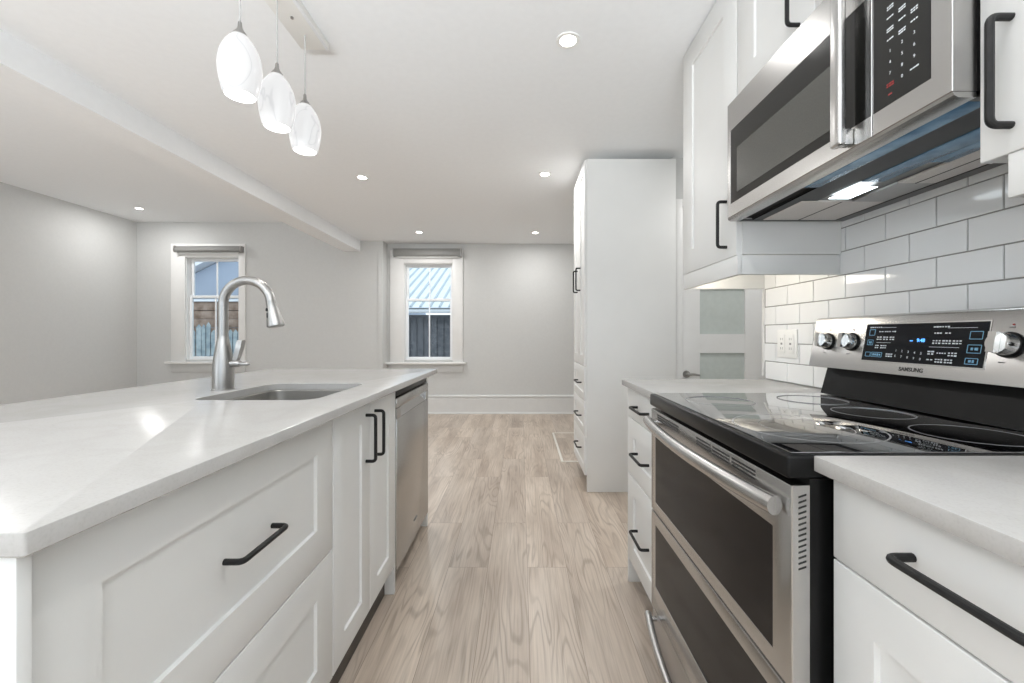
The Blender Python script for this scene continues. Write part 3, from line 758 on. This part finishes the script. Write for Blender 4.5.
def microwave():
    y0, y1, X, zb, zt = my0, my1, .7225, 1.516, 1.919
    r = thing('microwave', 'stainless over-the-range microwave hanging above the stove with its lamp lit', 'microwave', (.93, (y0 + y1) / 2, zb))
    link('body', MB().box(.765, y0 + .002, zb + .012, XR - .013, y1 - .002, zt - .002), 'dark', r)
    # front frame split into door and control side
    ysplit = .8545
    gz0, gz1 = 1.570, 1.822
    def face(name, a, b, ga, gb, m='steel'):
        mb = MB()
        def rect(x, i0, i1, c0, c1): return [(x, i0, c0), (x, i1, c0), (x, i1, c1), (x, i0, c1)]
        mb.loops([rect(.764, a, b, 1.5265, zt), rect(X + .001, a, b, 1.5265, zt), rect(X, a + .0008, b - .0008, 1.5275, zt - .001), rect(X, ga, gb, gz0, gz1), rect(X + .0025, ga + .001, gb - .001, gz0 + .001, gz1 - .001)])
        return link(name, mb, m, r)
    d = face('door', ysplit + .001, y1, ysplit + .0022, 1.432)
    g = link('door_glass', MB().box(X + .0004, ysplit + .0036, gz0 + .0015, X + .0022, 1.4305, gz1 - .0015), 'mwglass', d)
    link('viewing_window', MB().box(X - .0004, .965, 1.597, X + .0003, 1.388, 1.747), 'mwwin', d)
    c = face('control_panel', y0, ysplit - .001,   .731, ysplit - .0022)
    link('key_pad', MB().box(X + .0004, .7325, gz0 + .0015, X + .0022, ysplit - .0036, gz1 - .0015), 'mwglass', c)
    mb = MB(); rd = MB(); pit = .0215
    def tx(m_, s, y, z, size): m_.mesh(text_mesh(s, size, .00012), frame_mtx((X + .0001, y, z), (0, -1, 0), (0, 0, 1)))
    def wd(m_, y, z, w_=.015, rows=1):
        for rw in range(rows):
            n = 3
            for k in range(n):
                ww = w_ / n * random.uniform(.6, .9); yc = y + w_ / 2 - (k + .5) * w_ / n
                m_.box(X - .0001, yc - ww / 2, z - .0013 - rw * .0045, X + .0003, yc + ww / 2, z + .0013 - rw * .0045)
    cols = (.8126, .787, .7626)
    for i, row in enumerate(('123', '456', '789')):
        for y, s in zip(cols, row): tx(mb, s, y, 1.6745 - i * .0218, .0085)
    tx(mb, '0', cols[1], 1.6095, .0085)
    for k in range(6):
        for j, y in enumerate(cols): wd(mb, y, 1.698 + k * pit, .015, 1 + (j + k) % 2)
    wd(mb, cols[2], 1.610, .018); wd(rd, cols[0], 1.611, .017, 2); wd(rd, cols[0], 1.590, .009)
    link('key_legend', mb, 'whiteprint', c); link('stop_key', rd, 'redprint', c)
    # handle: deep flat bar stood off the glass
    hy0, hy1 = .896, .926
    mb = MB(); mb.box(X - .036, hy0, 1.530, X - .018, hy1, zt - .012, .006, 3)
    for z in (1.532, zt - .055): mb.box(X - .020, hy0 + .004, z, X - .0004, hy1 - .004, z + .035, .003)
    link('handle', mb, 'steel_v', d)
    # lower lip, curving under
    pr = [(X + .0005, 1.5255), (X + .003, 1.520), (X + .010, 1.516), (X + .040, 1.516), (X + .040, 1.5255)]
    mb = MB(); mb.prism([(x, y0, z) for x, z in pr], (0, y1 - y0, 0)); link('lower_lip', mb, 'steel', r)
    # underside
    mb = MB(); mb.box(.808, y0, 1.521, XR - .014, y1, 1.5275); mb.box(1.092, y0, 1.516, XR - .014, y1, 1.5208)
    mb.box(.764, y0, 1.516, 1.0918, y0 + .012, 1.5208); mb.box(.764, y1 - .012, 1.516, 1.0918, y1, 1.5208)
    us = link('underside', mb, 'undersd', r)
    link('film_strip', MB().box(.7645, y0 + .013, 1.5155, .803, 1.12, 1.520, .001), 'film', us)
    mb = MB(); mb.box(.8035, y0 + .013, 1.5172, .882, y1 - .013, 1.5205); link('vent_grille', mb, 'blackpl', us)
    mb = MB(); mb.box(.8825, y0 + .013, 1.5152, .940, 1.075, 1.5205, .001); mb.box(.9405, y0 + .013, 1.5152, .985, .955, 1.5205, .001); link('film_strip', mb, 'film', us)
    link('lamp_lens', MB().box(.893, 1.108, 1.5138, .953, 1.206, 1.5150, .0005), 'lens', us)
    for a, b in ((.86, 1.085), (1.235, 1.43)):
        f = link('grease_filter', MB().box(.985 if a < 1 else .835, a, 1.5145, 1.082, b, 1.5205, .001), 'filter', us)
        xx = 1.03 if a < 1 else .955
        link('filter_frame', MB().box(xx - .002, a + .001, 1.5138, xx + .002, b - .001, 1.5144), 'dark', f)
    link('filter_gap', MB().box(.985, 1.0865, 1.5150, 1.082, 1.2335, 1.5205), 'steel_d', us)
microwave()

# ------------------------------------------------------------------ outlet
def outlet():
    ya, yb, za, zb = 1.690, 1.820, 1.022, 1.142; x = XR - .0112
    r = thing('wall_outlet', 'white double wall outlet plate on the tiles above the short worktop', 'outlet', (x, (ya + yb) / 2, za))
    mb = MB(); mb.box(x - .006, ya, za, x - .0004, yb, zb, .003); link('plate', mb, 'whitepl', r)
    for yc in (1.726, 1.784):
        mb = MB(); mb.box(x - .009, yc - .020, za + .020, x - .0062, yc + .020, zb - .020, .001); rc = link('receptacle', mb, 'whitepl', r)
        mb = MB()
        for zc in (za + .040, zb - .040):
            for dy in (-.006, .006): mb.box(x - .0095, yc + dy - .0012, zc - .005, x - .0091, yc + dy + .0012, zc + .005)
        mb.box(x - .0095, yc - .006, (za + zb) / 2 - .004, x - .0091, yc + .006, (za + zb) / 2 + .004)
        link('slots', mb, 'greyprint', rc)
outlet()

# ------------------------------------------------------------------ pantry cabinet
def pantry():
    y0, y1, xf, xb, zt = 2.957, 3.575, .470, 1.104, 2.376
    r = thing('pantry_cabinet', 'tall white pantry cabinet with two upper doors over three drawers', 'cabinet', (.79, 3.26, 0))
    mb = MB(); mb.box(xf, y0, .001, xb, y0 + .018, zt, .001); link('side_panel', mb, 'cab', r)
    link('carcass', MB().box(xf + .004, y0 + .0185, .112, xb, y1, zt - .001), 'cab_in', r)
    link('plinth', MB().box(xf + .05, y0 + .0185, .001, xf + .066, y1, .111), 'plinth', r)
    ys, X = 3.262, xf - .016 + .003
    X = .455
    a0 = y0 + .0185
    for a, b, hyy in ((a0, ys - .0015, 3.18), (ys + .0015, y1, 3.335)):
        d = front(r, 'door', -1, X, a, b, .899, zt - .002, stile=.075, th=.0185); pull(d, (X, hyy, 1.463), (X, hyy, 1.632), (-1, 0, 0))
    for z0, z1, hz in ((.642, .895, .765), (.392, .638, .518), (.115, .388, .278)):
        d = front(r, 'drawer', -1, X, a0, y1, z0, z1, stile=.06, th=.0185); pull(d, (X, 3.12, hz), (X, 3.30, hz), (-1, 0, 0))
pantry()
# floor hatch
def hatch():
    x0, x1, y0, y1 = .355, .98, 3.66, 4.755; t = .022
    r = thing('floor_hatch', 'floor hatch outlined by pale metal edging just past the pantry cabinet', 'hatch', ((x0 + x1) / 2, (y0 + y1) / 2, 0))
    mb = MB(); mb.box(x0, y0, .0004, x0 + t, y1, .006, .002); mb.box(x1 - t, y0, .0004, x1, y1, .006, .002); mb.box(x0 + t, y0, .0004, x1 - t, y0 + t, .006, .002); mb.box(x0 + t, y1 - t, .0004, x1 - t, y1, .006, .002)
    link('edging', mb, 'hatch', r)
    link('lid', MB().box(x0 + t + .002, y0 + t + .002, .0004, x1 - t - .002, y1 - t - .002, .004, .001), 'floor', r)
hatch()

# ------------------------------------------------------------------ pendant fixture
def pendants():
    x = -.924; ys = (1.365, 1.572, 1.775)
    r = thing('pendant_light', 'hanging fixture with three lit alabaster glass shades over the island', 'light', (x, 1.57, 1.89))
    mb = MB(); mb.box(-.985, 1.28, ZC - .0285, -.862, 1.868, ZC - .0005, .003); ca = link('canopy', mb, 'whitepl', r)
    mb = MB(); mb.box(-.875, 1.279, ZC - .033, -.8615, 1.8685, ZC - .0290, .001); link('canopy_trim', mb, 'vinyl', ca)
    for y in (1.47, 1.675): mb = MB(); mb.lathe([(.006, -.034), (.006, -.0287)], (x, y, ZC), seg=12); link('screw', mb, 'satin', ca)
    for y in ys:
        zb = 1.905
        mb = MB(); mb.lathe([(.0028, .242), (.0028, ZC - .029 - zb)], (x, y, zb), seg=8); link('cord', mb, 'gasket', r)
        mb = MB(); mb.lathe([(.0225, .195), (.020, .203), (.0105, .216), (.007, .226), (.006, .240), (.003, .246)], (x, y, zb), seg=20)
        cp = link('socket_cap', mb, 'satin', r)
        prof = [(q, h * .915) for q, h in [(.0475, 0), (.0535, .022), (.0590, .05), (.0625, .08), (.0635, .103), (.061, .13), (.0548, .157), (.0445, .182), (.0325, .202), (.0225, .214)]]
        inn = [(q - .003, h) for q, h in prof[::-1]]
        mb = MB(); o = (x, y, zb)
        mb.lathe(prof + inn, o, seg=32, cap0=False, cap1=False); bmesh.ops.bridge_loops if 0 else None
        # close the rim
        bm = mb.bm; n = 32; bm.verts.ensure_lookup_table(); vs = list(bm.verts); a, b = vs[:n], vs[-n:]
        for i in range(n): j = (i + 1) % n; bm.faces.new((a[i], a[j], b[j], b[i]))
        sh = link('shade', mb, 'shade', r)
        mb = MB(); mb.lathe([(.004, .188), (.012, .18), (.014, .160), (.026, .135), (.030, .11), (.026, .085), (.012, .07), (.0005, .068)], o, seg=20); link('bulb', mb, 'bulb', sh)
        l = bpy.data.lights.new('pendant_lamp', 'POINT'); l.energy = PEND_W; l.color = (1, .97, .93); l.shadow_soft_size = .045
        lo = bpy.data.objects.new('pendant_lamp', l); C.objects.link(lo); lo.parent = r; lo.location = Vector((x, y, zb + .03)) - Vector(r['org'])
pendants()

# ------------------------------------------------------------------ recessed lights
spots = [(.209, 1.844, ZC, 'lit recessed ceiling light in the near ceiling beside the pantry side'), (-1.318, 3.44, ZC, 'lit recessed ceiling light past the pendants near the ceiling beam'),
         (.194, 3.37, ZC, 'lit recessed ceiling light in line with the pantry doors'), (-1.294, 5.265, ZC, 'lit recessed ceiling light in front of the far window'),
         (.18, 5.29, ZC, 'lit recessed ceiling light above the far bare wall'), (-4.72, 5.13, ZL, 'lit recessed ceiling light in the corner of the side room')]
lab2 = ['lit recessed ceiling light nearest the wall cabinets, the largest one', None, None, None, None, None]
for i, (x, y, z, lab) in enumerate(spots):
    r = thing('recessed_light', lab2[i] or lab, 'light', (x, y, z), 'recessed ceiling lights')
    mb = MB(); mb.ring((x, y, z - .005), .036, .052, .0046, 32); link('trim_ring', mb, 'whitepl', r)
    mb = MB(); mb.lathe([(.0355, -.003), (.0355, -.0005)], (x, y, z), seg=32); link('lens', mb, 'led', r)
    area_light('down_lamp', (x, y, z - .008), .07, DOWN_W * (FAR_GAIN if i else .35), (1, .99, .975), parent=r)
# lamps without fixtures, added behind the camera and over the side room for fill
for x, y, z in ((.21, .35, ZC), (.2, -1.3, ZC), (-1.3, .3, ZC), (-1.3, -1.4, ZC), (-4.4, 2.6, ZL), (-3.2, 4.6, ZL), (-4.4, .2, ZL), (-3.2, 2.0, ZL)):
    area_light('down_lamp', (x, y, z - .008), .07, DOWN_W * (1.2 if x < -3 else 1.25 if y > 0 else .2), (1, .99, .975))

area_light('passage_fill', (1.7, 2.45, ZC - .008), .1, 6.0, (1, .99, .975))  # unseen lamp added to brighten the passage and its door

# ------------------------------------------------------------------ outdoors
tag(link('ground', MB().box(-30, 6.11, -.5, 20, 40, -.3), 'ground'), 'pale ground outside beyond the windows', 'ground')['kind'] = 'structure'
def gable_house():
    y = 11.0; r = thing('neighbour_house', 'blue grey sided house with a white gable edge seen through the window behind the faucet', 'house', (-7, 13, -.3))
    xa = sxf(188, y); za = szf(277, y); xp = sxf(240, y) + 1.2; sl = .50
    zp = za + (xp - xa) * sl
    mb = MB(); poly = [(xa, y, -.3), (xp + (xp - xa), y, -.3), (xp + (xp - xa), y, za), (xp, y, zp), (xa, y, za)]
    mb.prism(poly, (0, 5, 0)); link('wall', mb, 'siding', r)
    mb = MB()
    for k in range(28): mb.box(xa, y - .006, .2 + k * .16, min(2 * xp - xa, xa + 6), y - .001, .2 + k * .16 + .012)
    nrm = Vector((-sl, 0, 1)).normalized(); d = Vector((1, 0, sl)).normalized()
    A = Vector((xa, y - .3, za)) - d * .5 + nrm * .02; Bp = Vector((xp, y - .3, zp)) + nrm * .02
    bb = MB(); bb.prism([A, Bp, Bp + nrm * .22, A + nrm * .22], (0, 5.6, 0))
    rf = link('roof', bb, 'fascia', r)
    bb = MB(); B2 = Vector((2 * xp - xa, y - .3, za)); n2 = Vector((sl, 0, 1)).normalized()
    bb.prism([Bp, B2, B2 + n2 * .22, Bp + n2 * .22], (0, 5.6, 0)); link('roof', bb, 'fascia', r)
    mb.bm.free()
gable_house()
def fence():
    y = 8.6; r = thing('board_fence', 'weathered bluish board fence outside the window behind the faucet', 'fence', (-6.3, y, -.3))
    x = -8.0; mbr = MB(); mbr.box(-8.0, y + .03, .2, -4.6, y + .07, .3); mbr.box(-8.0, y + .03, .95, -4.6, y + .07, 1.05); link('rail', mbr, 'fence', r)
    while x < -4.6:
        w_ = random.uniform(.075, .115); h = 1.30 + random.uniform(-.10, .08)
        mb = MB(); mb.prism([(x, y, -.3), (x + w_, y, -.3), (x + w_, y, h - .04), (x + w_ * .5, y, h + .02), (x, y, h - .04)], (0, .022, 0)); link('board', mb, 'fence', r)
        x += w_ + random.uniform(.012, .03)
fence()
def shed():
    y = 9.6; r = thing('lumber_shed', 'brown timber shed wall rising behind the weathered board fence', 'shed', (-6.8, y, -.3))
    z = -.28; k = 0
    while z < 1.72:
        h = .19; mb = MB(); mb.box(-9, y + (k % 2) * .02, z, -4.9, y + .16, z + h, .006); link('plank', mb, 'lumber', r); z += h + .008; k += 1
    link('cap_board', MB().box(-9.1, y - .06, z, -4.8, y + .3, z + .05, .005), 'fascia', r)
shed()
def metal_house():
    ye = 9.0; ze = szf(312, ye); sl = .42; L = 4.2; xa, xb = -6.2 + 2.0, 1.5
    r = thing('metal_roof_house', 'dark boarded outbuilding with pale ribbed metal roof outside the far window', 'house', (-1.2, 11, -.3))
    mb = MB(); mb.box(xa + .2, ye + .25, -.3, xb - .2, ye + .4, ze - .05); wl = link('wall', mb, 'darkside', r)
    mb = MB(); x = xa + .25
    while x < xb - .3: mb.box(x, ye + .225, -.3, x + .13, ye + .2495, ze - .12, .003); x += .15
    link('boards', mb, 'darkside', wl)
    d = Vector((0, 1, sl)).normalized(); n = Vector((0, -sl, 1)).normalized(); A = Vector((xa, ye, ze + .10))
    mb = MB(); mb.prism([A, A + d * L, A + d * L - n * .05, A - n * .05], (xb - xa, 0, 0)); rf = link('roof', mb, 'roofmetal', r)
    mb = MB(); x = xa + .1
    while x < xb:
        p = A + Vector((x - xa, 0, 0)); mb.prism([p, p + Vector((.05, 0, 0)), p + Vector((.04, 0, 0)) + n * .04, p + Vector((.01, 0, 0)) + n * .04], d * L); x += .21
    link('ribs', mb, 'ribmetal', rf)
    T = A + d * L; mb = MB(); mb.box(xa, T.y - .12, T.z + .02, xb, T.y + .2, T.z + .10); link('ridge_cap', mb, 'fascia', rf)
    mb = MB(); mb.box(xa, ye - .10, ze - .02, xb, ye + .02, ze + .05, .01); link('gutter', mb, 'fascia', r)
    mb = MB(); mb.box(xa, ye + .0, ze + .055, xb, ye + .03, ze + .085); link('fascia_board', mb, 'darkside', r)
metal_house()

cleanup_org()
